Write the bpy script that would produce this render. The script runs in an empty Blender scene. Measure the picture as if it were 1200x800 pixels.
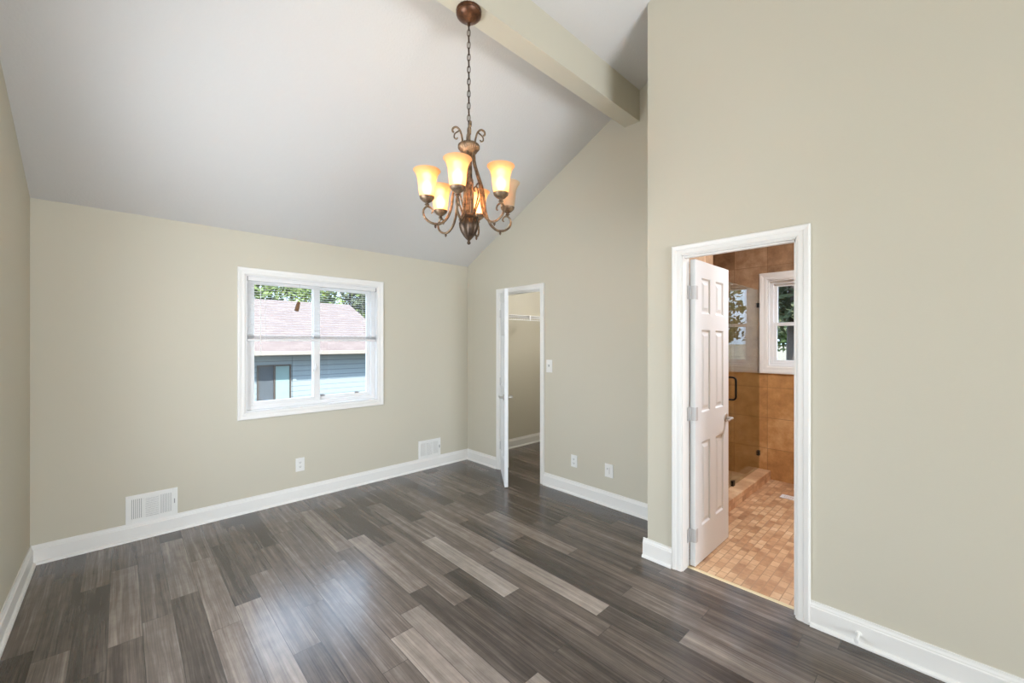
import bpy, bmesh, math, random
from mathutils import Vector, Matrix
PI = math.pi
random.seed(7)
S = bpy.context.scene
C = S.collection

# ------------------------------------------------------------------ camera, world, light
YAW = 0.7603
cd = bpy.data.cameras.new('camera')
cam = bpy.data.objects.new('camera', cd); C.objects.link(cam)
cd.sensor_width = 36.0
cd.lens = 481.25 / 1200 * 36
cd.shift_y = 0.94 / 1200
cd.clip_start = 0.02; cd.clip_end = 1500
cam.location = (0, 0, 1.48)
cam.rotation_euler = (PI/2, 0, -YAW)
S.camera = cam

S.view_settings.view_transform = 'Standard'
S.view_settings.look = 'None'
S.view_settings.exposure = 0.33
S.view_settings.gamma = 1.0
S.view_settings.use_curve_mapping = False

w = bpy.data.worlds.new('sky'); S.world = w; w.use_nodes = True
bg = w.node_tree.nodes['Background']
# hazy sky, brighter towards the zenith: strength = 2.0 (1 + 2 sin(elevation))
wt = w.node_tree
tc = wt.nodes.new('ShaderNodeTexCoord'); sx = wt.nodes.new('ShaderNodeSeparateXYZ'); wt.links.new(tc.outputs['Generated'], sx.inputs[0])
mx = wt.nodes.new('ShaderNodeMath'); mx.operation = 'MAXIMUM'; wt.links.new(sx.outputs[2], mx.inputs[0]); mx.inputs[1].default_value = 0.0
ma = wt.nodes.new('ShaderNodeMath'); ma.operation = 'MULTIPLY_ADD'; wt.links.new(mx.outputs[0], ma.inputs[0]); ma.inputs[1].default_value = 5.0; ma.inputs[2].default_value = 2.0
wt.links.new(ma.outputs[0], bg.inputs['Strength'])
bg.inputs['Color'].default_value = (0.60, 0.77, 1.0, 1)

def sun(direction, strength, angle=1.0):
    l = bpy.data.lights.new('sun', 'SUN'); l.energy = strength; l.angle = math.radians(angle)
    l.color = (1.0, 0.95, 0.87)
    o = bpy.data.objects.new('sun', l); C.objects.link(o)
    o.rotation_euler = Vector(direction).to_track_quat('-Z', 'Y').to_euler()
sun((0.0, 0.57, -0.83), 16.0)

def area(name, loc, direction, sx, sy, power, color):
    l = bpy.data.lights.new(name, 'AREA'); l.shape = 'RECTANGLE'; l.size = sx; l.size_y = sy
    l.energy = power; l.color = color
    o = bpy.data.objects.new(name, l); C.objects.link(o)
    o.location = loc; o.rotation_euler = Vector(direction).to_track_quat('-Z', 'Y').to_euler()
    return o
# fill light added outside two made-up unseen openings, in back and left walls
area('patio_fill', (0.9, -5.12, 1.1), (0, 1, 0.34), 2.6, 2.0, 205, (0.93, 0.975, 1.05))
area('side_window_fill', (-0.62, 2.12, 1.5), (1, 0.0, 0.14), 1.5, 1.2, 56, (0.95, 0.98, 1.04))

# ------------------------------------------------------------------ room numbers (metres)
XC, YW, XL, XB, H, SL = 3.196, 4.18, -0.44, 2.629, 2.44, 0.495
YB, YR, YK = 1.407, -0.41, -5.0          # end of bath wall, ridge, wall behind the camera
XE, XS, YS = 5.08, 3.44, 2.35            # bathroom end wall, shower side, shower far wall
XCL = 5.0                                # closet far end
def ceil_z(y): return H + SL*(YW - y) if y >= YR else max(H, H + SL*(YW - YR) - SL*(YR - y))

# ------------------------------------------------------------------ materials
def srgb(r, g, b):
    f = lambda c: (c/255/12.92 if c/255 <= .04045 else ((c/255+.055)/1.055)**2.4)
    return (f(r), f(g), f(b), 1)
class NT:
    def __init__(s, name):
        s.m = bpy.data.materials.new(name); s.m.use_nodes = True
        s.t = s.m.node_tree; s.n = s.t.nodes; s.l = s.t.links
        s.b = s.n['Principled BSDF']; s.out = s.n['Material Output']
    def add(s, typ, **kw):
        n = s.n.new(typ)
        for k, v in kw.items():
            if k in n.inputs: 
                n.inputs[k].default_value = v
            else: setattr(n, k, v)
        return n
    def link(s, a, b): s.l.new(a, b)
    def math(s, op, a, b=None, c=None):
        n = s.n.new('ShaderNodeMath'); n.operation = op
        for i, v in enumerate((a, b, c)):
            if v is None: continue
            if isinstance(v, (int, float)): n.inputs[i].default_value = v
            else: s.l.new(v, n.inputs[i])
        return n.outputs[0]
    def ramp(s, fac, stops):
        n = s.n.new('ShaderNodeValToRGB')
        while len(n.color_ramp.elements) < len(stops): n.color_ramp.elements.new(0.5)
        for e, (p, c) in zip(n.color_ramp.elements, stops): e.position = p; e.color = c
        s.l.new(fac, n.inputs[0]); return n.outputs[0]
    def noise(s, scale, vec=None, detail=3, rough=.5):
        n = s.n.new('ShaderNodeTexNoise'); n.inputs['Scale'].default_value = scale
        n.inputs['Detail'].default_value = detail; n.inputs['Roughness'].default_value = rough
        if vec is not None: s.l.new(vec, n.inputs['Vector'])
        return n.outputs[0]
    def coord(s): return s.n.new('ShaderNodeNewGeometry').outputs['Position']
    def scalev(s, vec, v):
        n = s.n.new('ShaderNodeVectorMath'); n.operation = 'MULTIPLY'; s.l.new(vec, n.inputs[0]); n.inputs[1].default_value = v
        return n.outputs[0]
    def bump(s, h, strength, dist):
        n = s.n.new('ShaderNodeBump'); n.inputs['Strength'].default_value = strength; n.inputs['Distance'].default_value = dist
        s.l.new(h, n.inputs['Height']); s.l.new(n.outputs[0], s.b.inputs['Normal'])
    def mix(s, fac, a, b, blend='MIX'):
        n = s.n.new('ShaderNodeMix'); n.data_type = 'RGBA'; n.blend_type = blend
        for i, v in ((0, fac), (6, a), (7, b)):
            if isinstance(v, (int, float)): n.inputs[i].default_value = v
            elif isinstance(v, tuple): n.inputs[i].default_value = v
            else: s.l.new(v, n.inputs[i])
        return n.outputs[2]

def plain(name, col, rough=.5, metal=0.0, var=.05, vscale=6, bump=0, bscale=80, spec=.5):
    t = NT(name); b = t.b
    b.inputs['Roughness'].default_value = rough; b.inputs['Metallic'].default_value = metal
    b.inputs['Specular IOR Level'].default_value = spec
    p = t.coord()
    f = t.noise(vscale, p)
    lo = tuple(c*(1-var) for c in col[:3]) + (1,); hi = tuple(min(1, c*(1+var)) for c in col[:3]) + (1,)
    t.link(t.mix(f, lo, hi), b.inputs['Base Color'])
    if bump: t.bump(t.noise(bscale, p, 2), bump, .004)
    return t.m
M = {}
M['wall'] = plain('wall_paint', (.600, .560, .455, 1), .72, var=.015, vscale=1.2, bump=.08, bscale=220, spec=.25)
M['wall_behind'] = M['wall']
M['ceiling'] = plain('ceiling_paint', (.64, .622, .595, 1), .85, var=.012, vscale=1.5, bump=.35, bscale=70, spec=.15)
M['trim'] = plain('trim_paint', (.83, .81, .77, 1), .38, var=.01)
M['door'] = plain('door_paint', (.80, .81, .81, 1), .42, var=.01)
M['vinyl'] = plain('white_vinyl', (.78, .77, .755, 1), .35, var=.01)
M['plate'] = plain('white_plastic', (.83, .82, .78, 1), .3, var=.01)
M['slot'] = plain('dark_slot', (.05, .045, .04, 1), .6)
M['slotgrey'] = plain('grey_recess', (.30, .29, .28, 1), .6)
M['nickel'] = plain('satin_nickel', (.62, .60, .57, 1), .32, 1.0)
M['hinge'] = plain('painted_hinge', (.60, .59, .58, 1), .4, .25)
M['black'] = plain('matte_black_metal', (.012, .011, .010, 1), .4, .6)
M['whitemetal'] = plain('white_coated_wire', (.86, .86, .86, 1), .35)
M['brass'] = plain('threshold_strip', (.78, .66, .42, 1), .35, .2)
M['wood_tag'] = plain('brown_wood', srgb(122, 88, 58), .6, var=.2, vscale=120)
M['bulb'] = None

def floor_mat():
    t = NT('grey_plank_floor'); b = t.b
    uv = t.n.new('ShaderNodeUVMap').outputs[0]
    at = t.add('ShaderNodeVertexColor'); at.layer_name = 'plank'
    sep = t.add('ShaderNodeSeparateColor'); t.link(at.outputs[0], sep.inputs[0])
    tone, r1, r2 = sep.outputs[0], sep.outputs[1], sep.outputs[2]
    su = t.add('ShaderNodeSeparateXYZ'); t.link(uv, su.inputs[0])
    u, v = su.outputs[0], su.outputs[1]
    cv = t.add('ShaderNodeCombineXYZ')
    t.link(t.math('ADD', u, t.math('MULTIPLY', r1, 37.0)), cv.inputs[0])
    t.link(t.math('ADD', v, t.math('MULTIPLY', r2, 53.0)), cv.inputs[1])
    g = cv.outputs[0]
    warp = t.noise(1.0, t.scalev(g, (6, 2.2, 1)), 2)
    gx = t.add('ShaderNodeVectorMath'); gx.operation = 'ADD'; t.link(t.scalev(g, (1, 1, 1)), gx.inputs[0])
    wv = t.add('ShaderNodeCombineXYZ'); t.link(t.math('MULTIPLY', t.math('SUBTRACT', warp, .5), .018), wv.inputs[0]); t.link(wv.outputs[0], gx.inputs[1])
    fine = t.noise(1.0, t.scalev(gx.outputs[0], (150, 2.6, 1)), 4, .62)
    broad = t.noise(1.0, t.scalev(gx.outputs[0], (34, 1.1, 1)), 3, .55)
    blot = t.noise(1.0, t.scalev(g, (16, 9, 1)), 3, .6)
    streak_amt = t.math('SUBTRACT', 1.0, t.math('MULTIPLY', tone, .55))
    val = t.math('ADD', t.math('MULTIPLY', t.math('SUBTRACT', fine, .5), .75),
                 t.math('MULTIPLY', t.math('SUBTRACT', broad, .5), 1.0))
    val = t.math('MULTIPLY', val, streak_amt)
    val = t.math('ADD', val, t.math('MULTIPLY', t.math('SUBTRACT', blot, .5), .28))
    val = t.math('ADD', val, t.math('ADD', t.math('MULTIPLY', tone, .72), .18))
    col = t.ramp(val, [(0.0, srgb(44, 37, 34)), (.28, srgb(74, 65, 59)), (.55, srgb(107, 96, 88)), (.8, srgb(148, 136, 126)), (1.0, srgb(178, 167, 156))])
    hue = t.mix(t.math('MULTIPLY', r2, .35), col, (0.50, 0.44, 0.40, 1), 'SOFT_LIGHT')
    # joints: dark hairline round each plank
    eu = t.math('MINIMUM', u, t.math('SUBTRACT', .1276, u))
    ev = t.math('MINIMUM', v, t.math('SUBTRACT', .912, v))
    e = t.math('MINIMUM', eu, ev)
    gap = t.math('LESS_THAN', e, .0013)
    fin = t.mix(t.math('MULTIPLY', gap, .7), hue, srgb(40, 35, 32))
    t.link(fin, b.inputs['Base Color'])
    b.inputs['Specular IOR Level'].default_value = .5
    b.inputs['Coat Weight'].default_value = .28; b.inputs['Coat Roughness'].default_value = .17; b.inputs['Coat IOR'].default_value = 1.5
    t.link(t.math('ADD', t.math('MULTIPLY', fine, .10), .20), b.inputs['Roughness'])
    hh = t.math('SUBTRACT', t.math('MULTIPLY', broad, .5), t.math('MULTIPLY', gap, 2.0))
    t.bump(hh, .12, .003)
    return t.m
M['floor'] = floor_mat()

def tile_mat(name, axes, tw, th, offset, stops, grout, mortar, rough, nscale, bumpy=.3, upper=None):
    t = NT(name); b = t.b
    p = t.coord(); s = t.add('ShaderNodeSeparateXYZ'); t.link(p, s.inputs[0])
    c = t.add('ShaderNodeCombineXYZ'); t.link(s.outputs[axes[0]], c.inputs[0]); t.link(s.outputs[axes[1]], c.inputs[1])
    br = t.add('ShaderNodeTexBrick'); br.offset = offset; br.offset_frequency = 2
    br.inputs['Scale'].default_value = 1.0; br.inputs['Brick Width'].default_value = tw; br.inputs['Row Height'].default_value = th
    br.inputs['Mortar Size'].default_value = mortar; br.inputs['Mortar Smooth'].default_value = .2
    br.inputs['Color1'].default_value = (0, 0, 0, 1); br.inputs['Color2'].default_value = (1, 1, 1, 1); br.inputs['Mortar'].default_value = (.5, .5, .5, 1)
    t.link(c.outputs[0], br.inputs['Vector'])
    n1 = t.noise(nscale, p, 5, .65); n2 = t.noise(nscale*.3, p, 3)
    v = t.math('ADD', t.math('MULTIPLY', br.outputs['Color'], .38), t.math('ADD', t.math('MULTIPLY_ADD', n1, .95, -.17), t.math('MULTIPLY', t.math('SUBTRACT', n2, .5), .5)))
    col = t.ramp(v, stops)
    if upper: col = t.mix(t.math('GREATER_THAN', s.outputs[2], 1.155), col, t.ramp(v, upper))
    t.link(t.mix(br.outputs['Fac'], col, grout), b.inputs['Base Color'])
    b.inputs['Roughness'].default_value = rough
    t.bump(t.math('SUBTRACT', 1.0, br.outputs['Fac']), bumpy, .003)
    return t.m
WU = [(.15, srgb(134, 102, 76)), (.5, srgb(182, 147, 114)), (.85, srgb(218, 188, 156))]
WT = [(.15, srgb(158, 112, 68)), (.5, srgb(198, 148, 94)), (.85, srgb(226, 184, 134))]
M['tile_x'] = tile_mat('brown_wall_tile_end', (1, 2), .33, .33, 0.0, WT, srgb(140, 102, 68), .002, .3, 9, upper=WU)
M['tile_y'] = tile_mat('brown_wall_tile_side', (0, 2), .33, .33, 0.0, WT, srgb(140, 102, 68), .002, .3, 9, upper=WU)
FT = [(.10, srgb(146, 102, 72)), (.4, srgb(194, 150, 112)), (.65, srgb(216, 178, 138)), (.95, srgb(236, 210, 174))]
M['tile_f'] = tile_mat('tan_mosaic_floor', (0, 1), .078, .050, .5, FT, srgb(176, 138, 104), .0032, .3, 7)
M['tile_curb'] = tile_mat('tan_mosaic_curb', (0, 2), .098, .052, .5, FT, srgb(190, 150, 112), .003, .35, 7)

def glass_mat(name, tint, ior=1.5, rough=0.0):
    t = NT(name); t.n.remove(t.b)
    geo = t.add('ShaderNodeNewGeometry')
    i = t.math('ADD', t.math('MULTIPLY', geo.outputs['Backfacing'], 1/ior - ior), ior)
    fr = t.add('ShaderNodeFresnel'); t.link(i, fr.inputs['IOR'])
    tr = t.add('ShaderNodeBsdfTransparent'); tr.inputs[0].default_value = tint
    gl = t.add('ShaderNodeBsdfGlossy'); gl.inputs['Roughness'].default_value = rough
    mx = t.add('ShaderNodeMixShader'); t.link(fr.outputs[0], mx.inputs[0]); t.link(tr.outputs[0], mx.inputs[1]); t.link(gl.outputs[0], mx.inputs[2])
    t.link(mx.outputs[0], t.out.inputs[0])
    return t.m
M['pane'] = glass_mat('window_glass', (.97, .98, .98, 1), 1.3)
M['shower_glass'] = glass_mat('shower_glass', (.90, .925, .88, 1), 1.5)

def emit_mix(name, col, strength):
    t = NT(name)
    t.b.inputs['Base Color'].default_value = col; t.b.inputs['Emission Color'].default_value = col
    t.b.inputs['Emission Strength'].default_value = strength; t.b.inputs['Roughness'].default_value = .5
    return t.m
M['bulb'] = emit_mix('lit_bulb', (1.0, .90, .68, 1), 42.0)
M['bulb_off'] = plain('unlit_bulb', (.8, .8, .78, 1), .2)
M['fixture'] = emit_mix('lit_diffuser', (1.0, .85, .65, 1), 4.0)
def shade_mat(name, em, cem, c0=(.90, .58, .33, 1), c1=(.98, .72, .46, 1)):
    t = NT(name); t.n.remove(t.b)
    p = t.coord(); f = t.noise(26, p, 4)
    col = t.mix(f, c0, c1)
    d = t.add('ShaderNodeBsdfDiffuse'); t.link(col, d.inputs[0])
    tl = t.add('ShaderNodeBsdfTranslucent'); t.link(col, tl.inputs[0])
    rf = t.add('ShaderNodeBsdfRefraction'); t.link(col, rf.inputs[0]); rf.inputs['Roughness'].default_value = .55; rf.inputs['IOR'].default_value = 1.25
    m0 = t.add('ShaderNodeMixShader'); m0.inputs[0].default_value = .45; t.link(d.outputs[0], m0.inputs[1]); t.link(tl.outputs[0], m0.inputs[2])
    m1 = t.add('ShaderNodeMixShader'); m1.inputs[0].default_value = .5; t.link(m0.outputs[0], m1.inputs[1]); t.link(rf.outputs[0], m1.inputs[2])
    e = t.add('ShaderNodeEmission'); e.inputs[0].default_value = cem; e.inputs[1].default_value = em
    a = t.add('ShaderNodeAddShader'); t.link(m1.outputs[0], a.inputs[0]); t.link(e.outputs[0], a.inputs[1])
    t.link(a.outputs[0], t.out.inputs[0])
    return t.m
M['shade'] = shade_mat('amber_glass_shade', .10, (1.0, .62, .30, 1))
M['shade_off'] = shade_mat('amber_glass_unlit', 0.0, (1, .7, .4, 1), (.86, .74, .56, 1), (.92, .82, .66, 1))
def bronze(name, a, b_, rough):
    t = NT(name); p = t.coord()
    t.link(t.ramp(t.noise(38, p, 4, .6), [(.30, a), (.72, b_)]), t.b.inputs['Base Color'])
    t.b.inputs['Metallic'].default_value = .55; t.b.inputs['Roughness'].default_value = rough
    return t.m
M['bronze'] = bronze('aged_bronze', (.07, .045, .028, 1), (.36, .25, .15, 1), .42)
M['bronze_dark'] = bronze('dark_bronze', (.03, .019, .013, 1), (.12, .075, .045, 1), .4)
M['canopy'] = bronze('red_brown_bronze', (.045, .018, .009, 1), (.17, .07, .03, 1), .35)

def shingle():
    t = NT('roof_shingles'); p = t.coord(); s = t.add('ShaderNodeSeparateXYZ'); t.link(p, s.inputs[0])
    c = t.add('ShaderNodeCombineXYZ'); t.link(s.outputs[0], c.inputs[0]); t.link(s.outputs[1], c.inputs[1])
    br = t.add('ShaderNodeTexBrick'); br.inputs['Scale'].default_value = 1.0
    br.inputs['Brick Width'].default_value = .32; br.inputs['Row Height'].default_value = .15; br.inputs['Mortar Size'].default_value = .012
    br.inputs['Color1'].default_value = (0.068, 0.048, 0.044, 1); br.inputs['Color2'].default_value = (0.094, 0.073, 0.066, 1); br.inputs['Mortar'].default_value = (0.052, 0.035, 0.032, 1)
    t.link(c.outputs[0], br.inputs['Vector'])
    n = t.noise(5, p, 4)
    t.link(t.mix(t.math('MULTIPLY', n, .5), br.outputs[0], (0.076, 0.057, 0.050, 1)), t.b.inputs['Base Color'])
    t.b.inputs['Roughness'].default_value = .9
    return t.m
M['shingle'] = shingle()
def siding():
    t = NT('blue_lap_siding'); p = t.coord(); s = t.add('ShaderNodeSeparateXYZ'); t.link(p, s.inputs[0])
    m = t.math('FRACT', t.math('DIVIDE', s.outputs[2], .17))
    f = t.math('LESS_THAN', m, .13)
    t.link(t.mix(f, (0.181, 0.227, 0.252, 1), (0.101, 0.130, 0.151, 1)), t.b.inputs['Base Color'])
    t.b.inputs['Roughness'].default_value = .7
    t.bump(m, .5, .02)
    return t.m
M['siding'] = siding()
M['gutter'] = plain('cream_gutter', (.24, .225, .20, 1), .5)
M['frame_dark'] = plain('dark_window_frame', srgb(52, 46, 42), .5)
M['curtain'] = plain('pale_curtain', (0.150, 0.225, 0.225, 1), .8, var=.15, vscale=4)
M['curtain_dark'] = plain('dim_room', (0.038, 0.049, 0.060, 1), .8, var=.2, vscale=5)
M['grass'] = plain('dry_grass', (.075, .064, .042, 1), .95, var=.2, vscale=.6)
def leaf_mat(name, a, b):
    t = NT(name); p = t.coord()
    col = t.mix(t.noise(2.2, p, 3), a, b)
    t.link(col, t.b.inputs['Base Color']); t.b.inputs['Roughness'].default_value = .7
    t.b.inputs['Specular IOR Level'].default_value = .2
    return t.m
M['leaf_light'] = leaf_mat('light_green_leaves', (0.064, 0.120, 0.017, 1), (0.180, 0.240, 0.053, 1))
M['leaf_mid'] = leaf_mat('mid_green_leaves', (0.034, 0.064, 0.013, 1), (0.105, 0.135, 0.041, 1))
M['leaf_dark'] = leaf_mat('dark_green_leaves', (0.017, 0.026, 0.011, 1), (0.064, 0.075, 0.034, 1))
M['bark'] = plain('grey_brown_bark', (0.045, 0.036, 0.028, 1), .9, var=.3, vscale=14)

# ------------------------------------------------------------------ mesh helpers
class MB:
    def __init__(s): s.bm = bmesh.new()
    def poly(s, pts):
        vs = [s.bm.verts.new(p) for p in pts]
        return s.bm.faces.new(vs)
    def box(s, x0, y0, z0, x1, y1, z1):
        x0, x1 = sorted((x0, x1)); y0, y1 = sorted((y0, y1)); z0, z1 = sorted((z0, z1))
        v = [s.bm.verts.new(p) for p in ((x0,y0,z0),(x1,y0,z0),(x1,y1,z0),(x0,y1,z0),(x0,y0,z1),(x1,y0,z1),(x1,y1,z1),(x0,y1,z1))]
        for f in ((0,3,2,1),(4,5,6,7),(0,1,5,4),(1,2,6,5),(2,3,7,6),(3,0,4,7)): s.bm.faces.new([v[i] for i in f])
        return s
    def prism(s, poly, fn, a0, a1):
        """poly: 2-D outline; fn(u, v, a) -> point"""
        A = [s.bm.verts.new(fn(u, v, a0)) for u, v in poly]; B = [s.bm.verts.new(fn(u, v, a1)) for u, v in poly]
        n = len(poly)
        s.bm.faces.new(A[::-1]); s.bm.faces.new(B)
        for i in range(n): s.bm.faces.new((A[i], A[(i+1) % n], B[(i+1) % n], B[i]))
        return s
    def tube(s, pts, r, seg=8, closed=False, caps=True):
        pts = [Vector(p) for p in pts]; n = len(pts)
        rs = r if isinstance(r, (list, tuple)) else [r]*n
        rings = []; up = None
        for i, p in enumerate(pts):
            if closed: t = pts[(i+1) % n] - pts[i-1]
            else: t = pts[min(i+1, n-1)] - pts[max(i-1, 0)]
            t.normalize()
            if up is None:
                up = t.orthogonal().normalized()
            else:
                up = (up - t*up.dot(t))
                up = up.normalized() if up.length > 1e-6 else t.orthogonal().normalized()
            side = t.cross(up)
            rings.append([s.bm.verts.new(p + (up*math.cos(2*PI*k/seg) + side*math.sin(2*PI*k/seg))*rs[i]) for k in range(seg)])
        m = n if closed else n-1
        for i in range(m):
            a, b = rings[i], rings[(i+1) % n]
            for k in range(seg): s.bm.faces.new((a[k], a[(k+1) % seg], b[(k+1) % seg], b[k]))
        if caps and not closed: s.bm.faces.new(rings[0][::-1]); s.bm.faces.new(rings[-1])
        return s
    def lathe(s, prof, c=(0,0,0), seg=24, flute=0, amp=0.0, cap=True, axis=None):
        """prof: [(r, z)]; axis: optional Matrix mapping local to world"""
        rings = []
        for r, z in prof:
            ring = []
            for k in range(seg):
                a = 2*PI*k/seg
                rr = r*(1 + (amp*math.cos(flute*a) if flute else 0))
                p = Vector((rr*math.cos(a), rr*math.sin(a), z))
                if axis is not None: p = axis @ p
                ring.append(s.bm.verts.new(p + Vector(c)))
            rings.append(ring)
        for a, b in zip(rings, rings[1:]):
            for k in range(seg): s.bm.faces.new((a[k], a[(k+1) % seg], b[(k+1) % seg], b[k]))
        if cap: s.bm.faces.new(rings[0][::-1]); s.bm.faces.new(rings[-1])
        return s
    def build(s, name, mat, parent=None, origin=(0,0,0), smooth=False, bevel=0, solid=0, recalc=True):
        if recalc: bmesh.ops.recalc_face_normals(s.bm, faces=s.bm.faces)
        o = Vector(origin)
        if o.length: bmesh.ops.translate(s.bm, verts=s.bm.verts, vec=-o)
        me = bpy.data.meshes.new(name); s.bm.to_mesh(me); s.bm.free()
        if smooth:
            me.polygons.foreach_set('use_smooth', [True]*len(me.polygons))
            me.set_sharp_from_angle(angle=math.radians(42))
        me.materials.append(M[mat] if isinstance(mat, str) else mat)
        ob = bpy.data.objects.new(name, me); C.objects.link(ob)
        if parent is not None: ob.parent = parent
        else: ob.location = o
        if bevel:
            b = ob.modifiers.new('bevel', 'BEVEL'); b.width = bevel; b.segments = 2; b.limit_method = 'ANGLE'; b.angle_limit = math.radians(40)
        if solid:
            b = ob.modifiers.new('solid', 'SOLIDIFY'); b.thickness = solid; b.offset = -1
        return ob
def tag(o, label=None, cat=None, group=None, kind=None):
    for k, v in (('label', label), ('category', cat), ('group', group), ('kind', kind)):
        if v: o[k] = v
    return o
def empty(name, loc, rz=0):
    o = bpy.data.objects.new(name, None); C.objects.link(o); o.location = loc; o.rotation_euler = (0, 0, rz); o.empty_display_size = .1
    return o
def struct(o): o['kind'] = 'structure'; return o
def smooth_path(ctrl, n=6):
    """Catmull-Rom through control points"""
    P = [Vector(p) for p in ctrl]; out = []
    for i in range(len(P)-1):
        p0 = P[i-1] if i else P[0]*2 - P[1]; p1, p2 = P[i], P[i+1]; p3 = P[i+2] if i+2 < len(P) else P[-1]*2 - P[-2]
        for k in range(n):
            t = k/n
            out.append(.5*((2*p1) + (p2-p0)*t + (2*p0-5*p1+4*p2-p3)*t*t + (3*p1-p0-3*p2+p3)*t**3))
    out.append(P[-1]); return out

# ------------------------------------------------------------------ setting: walls, ceilings, beam
WT_ = .12
# window wall (y = YW) with the window opening; it goes on behind the closet
WX0, WX1, WZ0, WZ1 = .780, 1.990, .866, 2.070
m = MB()
m.box(XL-.1, YW, -.05, WX0, YW+WT_+.03, 2.56); m.box(WX1, YW, -.05, XCL+.1, YW+WT_+.03, 2.56)
m.box(WX0, YW, -.05, WX1, YW+WT_+.03, WZ0); m.box(WX0, YW, WZ1, WX1, YW+WT_+.03, 2.56)
struct(m.build('wall_front', 'wall'))
def gable(m, x0, x1, y0, y1, z0=-.05):
    ys = sorted({y0, y1} | {q for q in (YR, 2*YR-YW) if y0 < q < y1})
    poly = [(y0, z0), (y1, z0)] + [(y, ceil_z(y)+.02) for y in ys[::-1]]
    m.prism(poly, lambda u, v, a: (a, u, v), x0, x1)
# closet wall (x = XC) with the closet doorway
CY0, CY1, CZ = 2.923, 3.556, 2.042
m = MB()
gable(m, XC, XC+WT_, YB-.12, CY0); gable(m, XC, XC+WT_, CY1, YW); gable(m, XC, XC+WT_, CY0, CY1, CZ)
struct(m.build('wall_right', 'wall'))
# bathroom wall (x = XB) with the bathroom doorway, and its return
BY0, BY1, BZ, BW = .545, 1.167, 2.042, .09
m = MB()
gable(m, XB, XB+BW, YK-.1, BY0); gable(m, XB, XB+BW, BY1, YB); gable(m, XB, XB+BW, BY0, BY1, BZ)
gable(m, XB+BW, XC, YB-.12, YB)
struct(m.build('wall_bathroom', 'wall'))
LY0, LY1, LZ0, LZ1 = 1.35, 2.89, .88, 2.12      # side window, out of view, added to let fill light in
m = MB(); gable(m, XL-.12, XL, YK-.1, LY0); gable(m, XL-.12, XL, LY1, YW); gable(m, XL-.12, XL, LY0, LY1, LZ1)
m.box(XL-.12, LY0, -.05, XL, LY1, LZ0); struct(m.build('wall_left', 'wall'))
# wall behind the camera, with a patio opening added for fill light (unseen)
m = MB()
m.box(XL-.1, YK-.1, -.05, -.42, YK, 2.5); m.box(2.25, YK-.1, -.05, XB, YK, 2.5); m.box(-.42, YK-.1, 2.15, 2.25, YK, 2.5)
struct(m.build('wall_back', 'wall'))
# sloping ceiling: one slab with the ridge above the camera side
m = MB()
prof = [(YK-.02, H), (2*YR-YW, H), (YR, ceil_z(YR)), (YW+.02, H-.02*SL)]
outer = [(y, z+.14) for y, z in prof[::-1]]
m.prism(prof+outer, lambda u, v, a: (a, u, v), XL-.12, XC+WT_)
struct(m.build('ceiling', 'ceiling'))
m = MB(); m.box(XL, 1.785, 3.36, XC, 1.925, ceil_z(1.785)+.02)
m2 = struct(m.build('trim_beam', 'wall'))
m = MB(); m.box(XB+BW, -.42, 2.75, XE+.1, 1.287, 2.83); m.box(XC+WT_, 1.287, 2.75, XE+.1, YS+.1, 2.83); struct(m.build('ceiling_bathroom', 'ceiling'))
m = MB(); m.box(XC+WT_, 2.4, 2.44, XCL+.1, YW, 2.52); struct(m.build('ceiling_closet', 'ceiling'))
m = MB(); m.box(XC+WT_, YS+.01, -.05, XCL+.1, YS+.11, 2.76); m.box(XCL, YS+.11, -.05, XCL+.1, YW, 2.44)
struct(m.build('wall_closet', 'wall'))
# bathroom: tiled end wall with a window, tiled shower sides
BWY0, BWY1, BWZ0, BWZ1 = .58, 1.316, 1.222, 2.150
m = MB()
m.box(XE, -.42, -.05, XE+.14, BWY0, 2.76); m.box(XE, BWY1, -.05, XE+.14, YS, 2.76)
m.box(XE, BWY0, -.05, XE+.14, BWY1, BWZ0); m.box(XE, BWY0, BWZ1, XE+.14, BWY1, 2.76)
struct(m.build('wall_bathroom_end', 'tile_x'))
m = MB(); m.box(XS, YS-.01, -.05, XE, YS+.01, 2.76); m.box(XB+BW, 1.277, 0, XS, 1.287, 2.76)
m.box(XB+BW, -.42, -.05, XE, -.3, 2.76)
struct(m.build('wall_bathroom_side', 'tile_y'))
m = MB(); m.box(XC+WT_, 1.287, -.05, XS, YS, 2.76); struct(m.build('wall_shower', 'tile_x'))

# ------------------------------------------------------------------ floors
PW, PL, X0 = .1276, .912, .142 - .0638
joints = {-4: 3.926, -2: 3.521, -1: 3.697, 0: 2.91, 1: 3.061, 2: 3.49, 3: 2.737, 4: 3.033, 5: 3.375, 6: 3.55, 7: 2.815,
          8: 3.86, 9: 3.08, 11: 3.105, 12: 2.672, 14: 3.12, 15: .902, 16: 1.3, 17: 2.72, 19: 4.0, 20: 3.112, 22: 1.865}
tones = {(-4, 3.926): .45, (-2, 4.43): .52, (-1, 3.697): .60, (1, 3.97): .62, (2, 3.49): .58, (2, 2.58): .62, (0, 2.91): .5,
         (3, 2.737): .72, (3, 3.65): .15, (4, 3.033): .5, (5, 3.375): .42, (5, 2.46): .4, (6, 3.55): .45, (6, 2.64): .5, (7, 3.727): .4, (7, 2.815): .5,
         (8, 3.86): .65, (8, 2.95): .4, (7, 4.64): .5, (9, 3.08): .68, (7, 1.903): .8, (8, 2.036): .72, (6, 1.726): .5, (12, 2.672): .86,
         (14, 3.12): .64, (14, 2.208): .8, (17, 2.72): .66, (20, 4.02): .4, (19, 4.0): .5, (17, 4.54): .5, (12, 3.584): .5, (11, 3.105): .42,
         (16, 1.3): .5, (17, 1.808): .42, (15, .902): .68, (9, 1.256): .74, (22, 1.865): .45, (16, .39): .55}
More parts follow.
